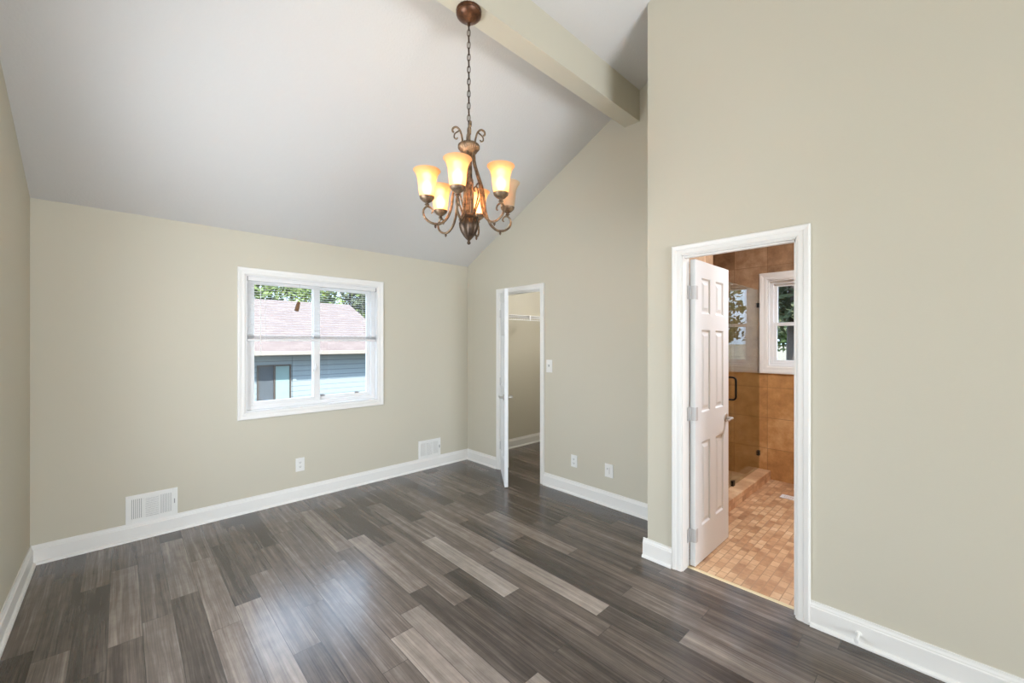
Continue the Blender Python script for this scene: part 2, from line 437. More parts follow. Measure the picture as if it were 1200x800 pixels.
bm = bmesh.new(); uvl = bm.loops.layers.uv.new('UVMap'); cl = bm.loops.layers.float_color.new('plank')
rng = random.Random(21)
k = -6
while X0 + k*PW < XCL+.05:
    xa, xb = X0 + k*PW, X0 + (k+1)*PW
    j = joints.get(k, rng.uniform(2, 3)); 
    while j < YW+.1: j += PL
    while j > YK-.1:
        y1, y0 = j, j-PL
        tn = rng.choice((.04, .10, .16, .22, .28, .34, .40, .48))
        for (kk, yy), tv in tones.items():
            if kk == k and abs(yy - y1) < .06: tn = tv
        r1, r2 = rng.random(), rng.random()
        ca, cb = max(xa, XL-.05), min(xb, XCL)
        da, db = max(y0, YK), min(y1, YW+.02)
        if ca < cb and da < db:
            segs = [(ca, cb, da, db)]
            # the strip beyond the bath wall belongs to the bathroom
            lim = XB+.075
            if cb > lim and da < YB-.06:
                segs = []
                if ca < lim: segs.append((ca, lim, da, min(db, YB-.06)))
                if db > YB-.06: segs.append((ca, cb, YB-.06, db))
            for (a, b, c, d) in segs:
                if d <= c or b <= a: continue
                if a >= XC+.06 and d <= YS+.06: continue
                vs = [bm.verts.new(p) for p in ((a, c, 0), (b, c, 0), (b, d, 0), (a, d, 0))]
                f = bm.faces.new(vs)
                for lp, (x, y) in zip(f.loops, ((a, c), (b, c), (b, d), (a, d))):
                    lp[uvl].uv = (x-xa, y-y0); lp[cl] = (tn, r1, r2, 1)
        j -= PL
    k += 1
me = bpy.data.meshes.new('floor'); bm.to_mesh(me); bm.free(); me.materials.append(M['floor'])
fo = bpy.data.objects.new('floor', me); C.objects.link(fo); struct(fo)
sd = fo.modifiers.new('solid', 'SOLIDIFY'); sd.thickness = .02; sd.offset = -1
m = MB(); m.box(XB+.085, -.3, -.03, XE, 1.287, .002); m.box(XC+WT_, 1.287, -.03, XE, YS, .002); struct(m.build('floor_bathroom', 'tile_f'))
m = MB(); m.prism([(XB+.068, 0), (XB+.094, 0), (XB+.088, .006), (XB+.074, .006)], lambda u, v, a: (u, a, v), BY0, BY1)
struct(m.build('trim_threshold', 'brass'))

# ------------------------------------------------------------------ baseboards
BASE = [(0, 0), (.030, 0), (.029, .008), (.024, .015), (.016, .019), (.0155, .098), (.011, .103), (.011, .108), (.007, .117), (.006, .128), (0, .128)]
def baseboard(name, runs):
    m = MB()
    for (x0, y0), (x1, y1), (nx, ny) in runs:
        d = Vector((x1-x0, y1-y0, 0))
        m.prism(BASE, lambda u, v, a: (x0 + d.x*a + nx*u, y0 + d.y*a + ny*u, v), 0, 1)
    return struct(m.build(name, 'trim', smooth=False))
baseboard('baseboard_front', [((XL, YW), (XC, YW), (0, -1))])
baseboard('baseboard_left', [((XL, YK), (XL, YW), (1, 0))])
baseboard('baseboard_right', [((XC, CY1+.057), (XC, YW), (-1, 0)), ((XC, YB), (XC, CY0-.057), (-1, 0))])
baseboard('baseboard_bathroom', [((XB, BY1+.063), (XB, YB+.030), (-1, 0)), ((XB, YK), (XB, BY0-.063), (-1, 0)), ((XB, YB), (XC, YB), (0, 1))])
baseboard('baseboard_closet', [((XC+WT_, YW), (XCL, YW), (0, -1)), ((XCL, YS+.11), (XCL, YW), (-1, 0)), ((XC+WT_, YS+.11), (XCL, YS+.11), (0, 1))])

# ------------------------------------------------------------------ casings
CASE = [(0, 0), (0, .010), (.10, .013), (.16, .015), (.50, .015), (.56, .018), (.86, .021), (.95, .019), (1, .014), (1, 0)]
def casing(m, a0, a1, z0, z1, wd, fn, closed=False):
    """mitred casing round an opening; fn(a, z, t) -> point"""
    loops = []
    for wv, t in CASE:
        q = wv*wd
        if closed: loops.append([fn(a0-q, z0-q, t), fn(a0-q, z1+q, t), fn(a1+q, z1+q, t), fn(a1+q, z0-q, t)])
        else: loops.append([fn(a0-q, z0, t), fn(a0-q, z1+q, t), fn(a1+q, z1+q, t), fn(a1+q, z0, t)])
    n = 4
    V = [[m.bm.verts.new(p) for p in l] for l in loops]
    for i in range(len(V)):
        A, B = V[i], V[(i+1) % len(V)]
        for k in range(n if closed else n-1):
            m.bm.faces.new((A[k], A[(k+1) % n], B[(k+1) % n], B[k]))
    if not closed:
        m.bm.faces.new([l[0] for l in V]); m.bm.faces.new([l[3] for l in V][::-1])
m = MB(); casing(m, LY0, LY1, LZ0, LZ1, .060, lambda a, z, t: (XL+t, a, z), True); struct(m.build('trim_added_window', 'trim'))  # casing of the added side window
# closet doorway: casing and jamb
m = MB()
casing(m, CY0, CY1, 0, CZ, .057, lambda a, z, t: (XC-t, a, z))
casing(m, CY0, CY1, 0, CZ, .057, lambda a, z, t: (XC+WT_+t, a, z))
m.box(XC-.002, CY0-.001, 0, XC+WT_+.002, CY0+.006, CZ); m.box(XC-.002, CY1-.006, 0, XC+WT_+.002, CY1+.001, CZ); m.box(XC-.002, CY0, CZ-.006, XC+WT_+.002, CY1, CZ+.001)
m.box(XC+.040, CY0+.006, 0, XC+.075, CY0+.016, CZ-.006); m.box(XC+.040, CY1-.016, 0, XC+.075, CY1-.006, CZ-.006); m.box(XC+.040, CY0+.006, CZ-.016, XC+.075, CY1-.006, CZ-.006)
struct(m.build('trim_closet_casing', 'trim'))
m = MB()
casing(m, BY0, BY1, 0, BZ, .063, lambda a, z, t: (XB-t, a, z))
m.box(XB-.002, BY0-.001, 0, XB+BW+.002, BY0+.006, BZ); m.box(XB-.002, BY1-.006, 0, XB+BW+.002, BY1+.001, BZ); m.box(XB-.002, BY0, BZ-.006, XB+BW+.002, BY1, BZ+.001)
m.box(XB+.020, BY0+.006, 0, XB+.050, BY0+.016, BZ-.006); m.box(XB+.020, BY0+.006, BZ-.016, XB+.050, BY1-.006, BZ-.006)
struct(m.build('trim_bathroom_casing', 'trim'))

# ------------------------------------------------------------------ doors (six panels)
def door_leaf(m, wd, ht, th):
    """leaf along +x from 0..wd, z from 0..ht, thickness y 0..th; six raised panels on both faces"""
    st, mid = .105*wd/.6, .10*wd/.6
    xs = [(st, wd/2-mid/2), (wd/2+mid/2, wd-st)]
    zs = [(.24, .80), (1.00, 1.555), (1.665, 1.905)]
    def face(y, sgn):
        us = sorted({0, wd} | {v for p in xs for v in p}); vs_ = sorted({0, ht} | {v for p in zs for v in p})
        for i in range(len(us)-1):
            for j in range(len(vs_)-1):
                x0, x1, z0, z1 = us[i], us[i+1], vs_[j], vs_[j+1]
                if (x0, x1) in xs and (z0, z1) in zs:
                    rings = []
                    for ins, dp in ((0, 0), (.010, .009), (.022, .009), (.042, .002)):
                        rings.append([m.bm.verts.new((a, y + sgn*dp, b)) for a, b in ((x0+ins, z0+ins), (x1-ins, z0+ins), (x1-ins, z1-ins), (x0+ins, z1-ins))])
                    for A, B in zip(rings, rings[1:]):
                        for k in range(4): m.bm.faces.new((A[k], A[(k+1) % 4], B[(k+1) % 4], B[k]))
                    m.bm.faces.new(rings[-1])
                else: m.poly([(x0, y, z0), (x1, y, z0), (x1, y, z1), (x0, y, z1)])
    face(0, 1); face(th, -1)
    for a, b in (((0, 0), (0, th)), ((wd, 0), (wd, th))): m.poly([(a[0], a[1], 0), (b[0], b[1], 0), (b[0], b[1], ht), (a[0], a[1], ht)])
    m.poly([(0, 0, 0), (wd, 0, 0), (wd, th, 0), (0, th, 0)]); m.poly([(0, 0, ht), (wd, 0, ht), (wd, th, ht), (0, th, ht)])
    bmesh.ops.remove_doubles(m.bm, verts=m.bm.verts, dist=1e-5)
def lever(parent, x, y, z, ny, dirx, mat='nickel'):
    """rose, neck and curved lever standing on the face y, facing ny"""
    m = MB()
    ax = Matrix(((1, 0, 0), (0, 0, ny), (0, 1, 0)))
    m.lathe([(.001, 0), (.031, 0), (.031, .006), (.026, .010), (.012, .012), (.010, .045), (.001, .045)], (x, y, z), 20, axis=ax)
    pts = smooth_path([(x, y+ny*.045, z), (x+dirx*.02, y+ny*.052, z+.004), (x+dirx*.055, y+ny*.052, z+.002), (x+dirx*.09, y+ny*.050, z-.004), (x+dirx*.112, y+ny*.046, z+.004)], 4)
    n = len(pts); m.tube(pts, [.0095 - .004*i/(n-1) for i in range(n)], 10)
    return m.build('lever_handle', mat, parent, smooth=True)
def hinge(parent, x, y, z, pts):
    m = MB()
    m.lathe([(.001, -.045), (.0065, -.045), (.0065, .045), (.001, .045)], (x, y, z), 10)
    for (x0, y0, x1, y1) in pts: m.box(x0, y0, z-.044, x1, y1, z+.044)
    return m.build('hinge', 'hinge', parent)
# bathroom door: hinged on the left jamb, open into the bathroom at a right angle
PX, PY = XB+BW+.004, BY1-.008
dr = empty('door_1', (PX, PY, .008)); dr['kind'] = 'structure'
m = MB(); door_leaf(m, .600, 2.018, .035)
bmesh.ops.translate(m.bm, verts=m.bm.verts, vec=(.004, -.036, 0))
m.build('door_leaf', 'door', dr, bevel=.0015)
for z in (.20, 1.00, 1.80):
    hinge(dr, 0, -.002, z, [(-.034, -.0015, 0, .0015), (.0, -.034, .0045, 0), (.0035, -.0405, .036, -.0355)])
lever(dr, .548, -.036, .91, -1, -1); lever(dr, .548, -.001, .91, 1, -1)
# closet door: hinged on the far jamb, swung out into the room
th = math.radians(38)
cr = empty('door_2', (XC-.006, CY1-.008, .008), math.atan2(-math.cos(th), -math.sin(th))); cr['kind'] = 'structure'
m = MB(); door_leaf(m, .598, 2.018, .035)
bmesh.ops.translate(m.bm, verts=m.bm.verts, vec=(.003, 0, 0))
m.build('door_leaf', 'door', cr, bevel=.0015)
for z in (.28, 1.02, 1.80): hinge(cr, 0, -.004, z, [(.0, -.002, .030, .0006), (-.002, -.004, .002, .03)])
lever(cr, .538, 0, .905, -1, -1); lever(cr, .538, .035, .905, 1, -1)

# ------------------------------------------------------------------ bedroom window (slider)
w1 = empty('window_1', ((WX0+WX1)/2, YW, WZ0)); w1['kind'] = 'structure'; OW = w1.location
m = MB(); casing(m, WX0, WX1, WZ0, WZ1, .060, lambda a, z, t: (a, YW-t, z), True)
m.build('window_casing', 'trim', w1, OW)
m = MB()
def ring(m, x0, x1, z0, z1, wl, wr, wb, wt, y0, y1):
    m.box(x0, y0, z0, x0+wl, y1, z1); m.box(x1-wr, y0, z0, x1, y1, z1); m.box(x0+wl, y0, z0, x1-wr, y1, z0+wb); m.box(x0+wl, y0, z1-wt, x1-wr, y1, z1)
ring(m, WX0, WX1, WZ0, WZ1, .012, .012, .014, .012, YW-.004, YW+.15)       # jamb liner
ring(m, WX0+.012, WX1-.012, WZ0+.014, WZ1-.012, .036, .036, .034, .034, YW+.055, YW+.145)   # vinyl frame
m.build('window_frame', 'vinyl', w1, OW, bevel=.002)
GX0, GXM, GX1, GZ0, GZ1 = .860, 1.390, 1.910, .950, 1.998
m = MB(); ring(m, WX0+.046, GXM+.030, WZ0+.046, WZ1-.044, GX0-(WX0+.046), .058, GZ0-WZ0-.046, WZ1-.044-GZ1, YW+.062, YW+.092)
sl = m.build('sliding_sash', 'vinyl', w1, OW, bevel=.003)
m = MB(); ring(m, GXM-.030, WX1-.046, WZ0+.046, WZ1-.044, .058, (WX1-.046)-GX1, GZ0-WZ0-.046, WZ1-.044-GZ1, YW+.098, YW+.128)
sr = m.build('fixed_sash', 'vinyl', w1, OW, bevel=.003)
for (a, b, y, par) in ((GX0-.005, GXM-.023, YW+.077, sl), (GXM+.023, GX1+.005, YW+.113, sr)):
    m = MB(); m.box(a, y-.002, GZ0-.005, b, y+.002, GZ1+.005); m.build('pane', 'pane', par, OW)
m = MB(); m.box(GXM-.018, YW+.050, 1.20, GXM-.004, YW+.063, 1.27); m.box(GXM-.014, YW+.040, 1.222, GXM-.008, YW+.052, 1.248)
m.build('sash_lock', 'vinyl', sl, OW, bevel=.002)
for x in (1.455, 1.80):
    m = MB(); m.box(x-.022, YW+.088, GZ0-.004, x+.022, YW+.099, GZ0+.014); m.box(x-.01, YW+.084, GZ0+.002, x+.01, YW+.09, GZ0+.010)
    m.build('vent_latch', 'slotgrey', sr, OW, bevel=.002)

# mini blind, lowered half way
bl = empty('window_blind', ((WX0+WX1)/2, YW+.025, 1.49)); OB = bl.location
tag(bl, 'white mini blind lowered half way over the bedroom window', 'blind')
BX0, BX1 = WX0+.016, WX1-.016
m = MB(); m.box(BX0, YW+.008, 2.022, BX1, YW+.034, 2.058); m.build('headrail', 'vinyl', bl, OB, bevel=.002)
for x in (BX0, BX1):
    m = MB(); m.box(x-.005, YW+.006, 2.020, x+.005, YW+.036, 2.060); m.build('end_bracket', 'slotgrey', bl, OB)
m = MB(); z = 1.545; n = 0
def slat(m, z, tilt=-.06):
    for i in range(3):
        y0, y1 = YW+.0085 + i*.0083, YW+.0085 + (i+1)*.0083
        cr_ = (0, .0015, .0015, 0)
        a, b = z+cr_[i]-tilt*(y0-YW-.021), z+cr_[i+1]-tilt*(y1-YW-.021)
        m.prism([(y0, a), (y1, b), (y1, b+.0007), (y0, a+.0007)], lambda u, v, s_: (s_, u, v), BX0+.003, BX1-.003)
while z < 2.012: slat(m, z); z += .0225
m.build('slats', 'vinyl', bl, OB)
m = MB()
for i in range(8): slat(m, 1.512 + i*.0034, 0)
m.build('stacked_slats', 'vinyl', bl, OB)
m = MB(); m.box(BX0+.001, YW+.009, 1.490, BX1-.001, YW+.033, 1.509); m.build('bottom_rail', 'vinyl', bl, OB, bevel=.003)
for x in (BX0+.14, GXM-.02, BX1-.14):
    m = MB(); m.tube([(x, YW+.0065, 1.50), (x, YW+.0065, 2.03), (x, YW+.0352, 2.03), (x, YW+.0352, 1.50)], .0008, 5)
    m.build('ladder_cord', 'vinyl', bl, OB)
m = MB(); m.tube([(.896, YW+.001, 2.035), (.896, YW-.001, 1.37)], .0028, 8); m.build('tilt_wand', 'plate', bl, OB, smooth=True)
m = MB(); m.tube([(1.335, YW+.003, 2.03), (1.335, YW+.001, 1.235)], .0012, 6); m.lathe([(.002, .035), (.006, .025), (.009, 0), (.001, -.001)], (1.335, YW+.001, 1.20), 10)
m.build('lift_cord', 'plate', bl, OB, smooth=True)
m = MB()
R_ = Matrix.Rotation(math.radians(14), 3, 'Y')
m.lathe([(.004, -.048), (.017, -.046), (.019, -.02), (.015, .03), (.011, .045), (.003, .048)], (0, 0, 0), 14, axis=R_)
bmesh.ops.translate(m.bm, verts=m.bm.verts, vec=(1.195, YW-.012, 1.815))
tp = R_ @ Vector((0, 0, .046)) + Vector((1.195, YW-.012, 1.815))
m.tube([tp, (tp.x+.01, YW-.004, 1.95), (tp.x+.012, YW+.006, 2.03)], .0007, 5)
tag(m.build('cord_tassel', 'wood_tag', bl, OB, smooth=True), 'small brown wooden cord tassel')

# ------------------------------------------------------------------ bathroom window (double hung)
w2 = empty('window_2', (XE, (BWY0+BWY1)/2, BWZ0)); w2['kind'] = 'structure'; O2 = w2.location
m = MB(); casing(m, BWY0, BWY1, BWZ0, BWZ1, .080, lambda a, z, t: (XE-t, a, z), True); m.build('window_casing', 'trim', w2, O2)
def ringx(m, y0, y1, z0, z1, wl, wr, wb, wt, x0, x1):
    m.box(x0, y0, z0, x1, y0+wl, z1); m.box(x0, y1-wr, z0, x1, y1, z1); m.box(x0, y0+wl, z0, x1, y1-wr, z0+wb); m.box(x0, y0+wl, z1-wt, x1, y1-wr, z1)
m = MB(); ringx(m, BWY0, BWY1, BWZ0, BWZ1, .012, .012, .014, .012, XE-.003, XE+.14); ringx(m, BWY0+.012, BWY1-.012, BWZ0+.014, BWZ1-.012, .03, .03, .03, .03, XE+.045, XE+.13)
m.build('window_frame', 'vinyl', w2, O2, bevel=.002)
zm = 1.675
for nm, za, zb, x in (('lower_sash', BWZ0+.03, zm+.018, XE+.05), ('upper_sash', zm-.018, BWZ1-.03, XE+.085)):
    m = MB(); ringx(m, BWY0+.03, BWY1-.03, za, zb, .042, .042, .036, .036, x, x+.03); s_ = m.build(nm, 'vinyl', w2, O2, bevel=.002)
    m = MB(); m.box(x+.013, BWY0+.067, za+.03, x+.017, BWY1-.067, zb-.03); m.build('pane', 'pane', s_, O2)

# frames and panes for the added side window and patio door, out of view
w3 = empty('added_side_window', (XL, (LY0+LY1)/2, LZ0)); w3['kind'] = 'structure'
m = MB(); ringx(m, LY0, LY1, LZ0, LZ1, .03, .03, .03, .03, XL-.115, XL-.03); m.box(XL-.10, (LY0+LY1)/2-.02, LZ0, XL-.06, (LY0+LY1)/2+.02, LZ1)
m.build('window_frame', 'vinyl', w3, w3.location)
m = MB(); m.box(XL-.085, LY0+.02, LZ0+.02, XL-.081, LY1-.02, LZ1-.02); m.build('pane', 'pane', w3, w3.location)
d3 = empty('added_patio_door', (.9, YK, 0)); d3['kind'] = 'structure'
m = MB(); ring(m, -.42, 2.25, .0, 2.15, .05, .05, .05, .05, YK-.09, YK-.02); m.box(.87, YK-.08, .05, .95, YK-.03, 2.10); m.build('door_frame', 'vinyl', d3, d3.location)
m = MB(); m.box(-.38, YK-.058, .04, 2.21, YK-.054, 2.11); m.build('pane', 'pane', d3, d3.location)

# ------------------------------------------------------------------ shower
m = MB(); m.box(XS, 1.285, .0, XE, 1.435, .098); struct(m.build('trim_shower_curb', 'tile_curb', bevel=.006))
GY, GS = 1.402, 4.215
def glass(name, x0, x1, label, cat):
    r = empty(name, ((x0+x1)/2, GY, .100)); tag(r, label, cat)
    m = MB(); m.box(x0, GY-.005, .104, x1, GY+.005, 2.05); m.build('glass', 'shower_glass', r, r.location)
    return r
gd = glass('shower_glass_door', XS+.012, GS-.003, 'clear glass shower door with a black pull handle beside the bathroom door', 'shower door')
gp = glass('shower_glass_panel', GS+.003, XE-.004, 'fixed clear glass shower panel clamped to the tiled wall under the bathroom window', 'shower screen')
m = MB()
hx, hz, hh, rr = GS-.055, 1.045, .105, .03
for sg in (-1, 1):
    y0, y1 = GY+sg*.004, GY+sg*.064
    pts = [(hx, y0, hz-hh), (hx, y1-sg*rr, hz-hh)] + [(hx, y1-sg*rr+sg*rr*math.sin(a), hz-hh+rr-rr*math.cos(a)) for a in (.4, .8, 1.2, PI/2)]
    pts += [(hx, y1, hz+hh-rr)] + [(hx, y1-sg*rr+sg*rr*math.cos(a), hz+hh-rr+rr*math.sin(a)) for a in (.4, .8, 1.2, PI/2)] + [(hx, y0, hz+hh)]
    m.tube(pts, .0085, 10)
m.build('pull_handle', 'black', gd, gd.location, smooth=True)
for z in (.30, 1.86):
    m = MB(); m.box(XS, GY-.014, z-.04, XS+.055, GY+.014, z+.04); m.build('hinge', 'black', gd, gd.location, bevel=.002)
for z in (.27, 1.885):
    m = MB(); m.box(XE-.05, GY-.013, z-.025, XE, GY+.013, z+.025); m.build('wall_clamp', 'black', gp, gp.location, bevel=.002)
m = MB(); m.box(GS+.03, GY-.013, .098, GS+.08, GY+.013, .148); m.build('floor_clamp', 'black', gp, gp.location, bevel=.002)

# floor register in the bathroom
r = empty('floor_register', (4.60, .93, .002)); tag(r, 'white metal floor register in the tan mosaic bathroom floor', 'floor vent'); O = r.location
m = MB(); ring_ = (4.55, .78, 4.65, 1.08)
m.box(4.55, .78, .002, 4.565, 1.08, .008); m.box(4.635, .78, .002, 4.65, 1.08, .008); m.box(4.565, .78, .002, 4.635, .795, .008); m.box(4.565, 1.065, .002, 4.635, 1.08, .008)
m.build('frame', 'whitemetal', r, O, bevel=.001)
m = MB()
for i in range(17): m.box(4.565, .800+i*.0158, .002, 4.635, .810+i*.0158, .0065)
m.build('louvers', 'whitemetal', r, O)

# bathroom ceiling lamp (lights the tile)
r = empty('ceiling_light', (3.85, .32, 2.75)); tag(r, 'round flush ceiling lamp on the bathroom ceiling', 'lamp'); O = r.location
m = MB(); m.lathe([(.001, 2.75), (.16, 2.75), (.16, 2.725), (.001, 2.725)], (3.85, .32, 0), 28); m.build('base', 'nickel', r, O, smooth=True)
m = MB(); m.lathe([(.15, 2.725), (.145, 2.70), (.11, 2.675), (.05, 2.662), (.001, 2.66)], (3.85, .32, 0), 28); m.build('diffuser', 'fixture', r, O, smooth=True)
l = bpy.data.lights.new('bathroom_lamp', 'AREA'); l.shape = 'DISK'; l.size = .28; l.energy = 34; l.color = (.93, .98, 1.07)
lo = bpy.data.objects.new('bathroom_lamp', l); C.objects.link(lo); lo.location = (3.85, .32, 2.65)

r = empty('ceiling_light', (4.1, 3.1, 2.44)); tag(r, 'small round lamp added on the closet ceiling, out of view', 'lamp'); O = r.location  # unseen lamp added to brighten the closet
m = MB(); m.lathe([(.001, 2.44), (.08, 2.44), (.075, 2.42), (.03, 2.41), (.001, 2.41)], (4.1, 3.1, 0), 24); m.build('base', 'nickel', r, O, smooth=True)
m = MB(); m.lathe([(.03, 2.412), (.06, 2.395), (.07, 2.36), (.05, 2.32), (.001, 2.305)], (4.1, 3.1, 0), 24); m.build('globe', 'fixture', r, O, smooth=True)
l = bpy.data.lights.new('closet_fill_lamp', 'POINT'); l.energy = 19; l.color = (.97, .98, 1.0); l.shadow_soft_size = .08
lo = bpy.data.objects.new('closet_fill_lamp', l); C.objects.link(lo); lo.location = (4.1, 3.1, 2.22)

# ------------------------------------------------------------------ wall fittings
def wall_vent(x0, x1, z0, z1, label):
    r = empty('wall_vent', ((x0+x1)/2, YW, z0)); tag(r, label, 'vent', 'white wall vents above the baseboard'); O = r.location
    m = MB(); y = YW; f = .032
    m.box(x0, y-.006, z0, x0+f, y, z1); m.box(x1-f, y-.006, z0, x1, y, z1); m.box(x0+f, y-.006, z0, x1-f, y, z0+f); m.box(x0+f, y-.006, z1-f, x1-f, y, z1)
    a, b = x0+f, x1-f; t = (b-a)
    d1, d2 = a+t*.30, a+t*.68
    m.box(d1-.007, y-.0062, z0+f, d1+.007, y, z1-f); m.box(d2-.007, y-.0062, z0+f, d2+.007, y, z1-f)
    m.build('frame', 'plate', r, O, bevel=.0015)
    m = MB(); m.box(a, y-.0015, z0+f, b, y-.0005, z1-f); m.build('backing', 'slotgrey', r, O)
    for (p, q) in ((a, d1-.007), (d2+.007, b)):
        m = MB(); n = 6; st = (q-p)/n
        for i in range(n): m.box(p+st*i+st*.28, y-.005, z0+f, p+st*(i+1), y-.001, z1-f)
        m.build('side_louvers', 'plate', r, O)
    m = MB(); n = 12; st = (z1-z0-2*f)/n
    for i in range(n): m.box(d1+.007, y-.005, z0+f+st*i+st*.22, d2-.007, y-.001, z0+f+st*(i+1))
    m.build('centre_louvers', 'plate', r, O)
    m = MB(); m.box(x1-.022, y-.014, (z0+z1)/2-.012, x1-.017, y-.005, (z0+z1)/2+.022); m.build('damper_lever', 'slotgrey', r, O)
    return r
wall_vent(.022, .322, .126, .335, 'white wall vent near the left corner, low on the window wall')
wall_vent(2.482, 2.784, .126, .335, 'white wall vent right of the window, near the corner by the closet door')
def plate_on(name, c, n, wd, ht, label, cat, kind, group=None):
    """cover plate; c centre on wall, n normal axis ('x' -> faces -x, 'y' -> faces -y)"""
    fn = (lambda a, t, z: (c[0]+a, c[1]-t, c[2]+z)) if n == 'y' else (lambda a, t, z: (c[0]-t, c[1]-a, c[2]+z))
    r = empty(name, c); tag(r, label, cat, group); O = r.location
    def bx(m, a0, a1, t0, t1, z0, z1):
        p, q = fn(a0, t0, z0), fn(a1, t1, z1); m.box(*p, *q)
    m = MB(); bx(m, -wd/2, wd/2, 0, .006, -ht/2, ht/2); m.build('cover_plate', 'plate', r, O, bevel=.003)
    if kind == 'outlet':
        for s in (-1, 1):
            m = MB(); bx(m, -.017, .017, .006, .009, s*.0195-.0145, s*.0195+.0145); so = m.build('socket', 'plate', r, O, bevel=.004)
            m = MB()
            for a in (-.0065, .0065): bx(m, a-.0014, a+.0014, .0085, .0094, s*.0195-.003, s*.0195+.007)
            bx(m, -.0025, .0025, .0085, .0094, s*.0195-.010, s*.0195-.005)
            m.build('slots', 'slot', so, O)
    elif kind == 'switch':
        m = MB(); bx(m, -.017, .017, .006, .0085, -.034, .034); m.build('rocker', 'plate', r, O, bevel=.002)
        m = MB(); bx(m, -.008, .006, .0083, .0095, -.006, .016); m.build('toggle', 'slotgrey', r, O)
    else:
        m = MB(); bx(m, -.017, .017, .006, .0075, -.034, .034); m.build('insert', 'plate', r, O, bevel=.001)
        m = MB(); bx(m, -.017, -.012, .0073, .0088, .008, .024); bx(m, .004, .007, .0073, .0082, -.030, .03); m.build('jack', 'slotgrey', r, O)
    for z in (-ht/2+.012, ht/2-.012):
        pass
    return r
plate_on('electrical_outlet', (1.219, YW, .330), 'y', .078, .125, 'white electrical outlet on the window wall below the window', 'outlet', 'outlet')
plate_on('electrical_outlet', (XC, 2.480, .325), 'x', .074, .118, 'narrow white electrical outlet on the right wall, beside the closet doorway', 'outlet', 'outlet')
plate_on('wall_jack', (XC, 2.085, .320), 'x', .088, .122, 'white wall plate low on the right wall, nearer the bathroom corner', 'wall plate', 'jack')
plate_on('light_switch', (XC, 2.800, 1.235), 'x', .080, .130, 'white light switch beside the closet doorway', 'switch', 'switch')

# door stop on the baseboard
r = empty('door_stop', (XB-.015, .287, .055)); tag(r, 'small white door stop on the baseboard right of the bathroom doorway', 'door stop'); O = r.location
ax = Matrix(((0, 0, -1), (0, 1, 0), (1, 0, 0)))
m = MB(); m.lathe([(.001, 0), (.013, 0), (.013, .005), (.006, .008), (.0055, .062), (.001, .062)], (XB-.0155, .287, .055), 14, axis=ax); m.build('shaft', 'plate', r, O, smooth=True)
m = MB(); m.lathe([(.001, .060), (.009, .060), (.010, .066), (.009, .076), (.001, .077)], (XB-.0155, .287, .055), 14, axis=ax); m.build('rubber_tip', 'vinyl', r, O, smooth=True)

# wire shelf in the closet
r = empty('wire_shelf', (4.1, YW, 1.80)); tag(r, 'white wire shelf with hanging rail along the closet wall', 'shelf'); O = r.location
XA, XZ, YF = XC+WT_+.01, XCL-.01, YW-.32
m = MB()
x = XA+.01
while x < XZ:
    m.tube([(x, YW-.004, 1.832), (x, YF, 1.832), (x, YF, 1.778)], .0016, 5); x += .0254
m.build('deck_wires', 'whitemetal', r, O)
m = MB()
for (y, z) in ((YW-.006, 1.829), (YW-.16, 1.829), (YF, 1.836), (YF, 1.776)): m.tube([(XA, y, z), (XZ, y, z)], .004, 8)
m.build('long_rails', 'whitemetal', r, O, smooth=True)
for x in (3.50, 4.80):
    m = MB(); m.tube([(x, YF+.004, 1.79), (x, YW-.004, 1.50)], .004, 6); m.box(x-.008, YW-.006, 1.475, x+.008, YW, 1.53); m.build('support_brace', 'whitemetal', r, O)
m = MB(); m.box(3.995, YF-.006, 1.770, 4.02, YF+.006, 1.842); m.build('rail_joiner', 'whitemetal', r, O)

# ------------------------------------------------------------------ chandelier
CX, CY = 1.428, 1.857
ch = empty('chandelier', (CX, CY, 3.36)); OC = ch.location
tag(ch, 'bronze six-arm chandelier with amber glass bell shades hanging from the beam', 'chandelier')
def P3(r, a, z): return (CX + r*math.cos(a), CY + r*math.sin(a), z)
m = MB(); m.lathe([(.001, 3.36), (.070, 3.36), (.072, 3.352), (.068, 3.343), (.071, 3.336), (.066, 3.327), (.054, 3.316), (.036, 3.305), (.016, 3.297), (.009, 3.290), (.009, 3.276), (.001, 3.275)], (CX, CY, 0), 48, flute=24, amp=.012)
m.build('canopy', 'canopy', ch, OC, smooth=True)
m = MB(); z = 3.268; i = 0
while z > 2.705:
    pts = []
    for k in range(14):
        a = 2*PI*k/14; u, v = .0085*math.cos(a), .017*math.sin(a) + (.004 if math.sin(a) > 0 else -.004)
        pts.append((CX+u, CY, z+v) if i % 2 else (CX, CY+u, z+v)) if False else pts.append((CX + u*math.cos(.6 + (i % 2)*PI/2), CY + u*math.sin(.6 + (i % 2)*PI/2), z+v))
    m.tube(pts, .0024, 6, closed=True); z -= .0345; i += 1
m.build('chain', 'bronze_dark', ch, OC, smooth=True)
m = MB(); m.tube([(CX+.002, CY, 3.28), (CX-.002, CY+.002, 3.0), (CX+.001, CY, 2.69)], .0018, 6); m.build('cord', 'bronze_dark', ch, OC)
ZL = 2.692
m = MB(); m.lathe([(.001, ZL+.012), (.006, ZL+.008), (.010, ZL-.006), (.0095, ZL-.05), (.012, ZL-.09), (.012, 2.59), (.017, 2.55), (.018, 2.48), (.021, 2.38), (.024, 2.28), (.022, 2.22), (.03, 2.19), (.001, 2.185)], (CX, CY, 0), 20)
m.build('column', 'bronze', ch, OC, smooth=True)
m = MB(); m.lathe([(.012, 2.600), (.052, 2.602), (.060, 2.594), (.060, 2.578), (.050, 2.568), (.044, 2.556), (.030, 2.545), (.012, 2.538)], (CX, CY, 0), 56, flute=28, amp=.03)
m.build('crown', 'bronze', ch, OC, smooth=True)
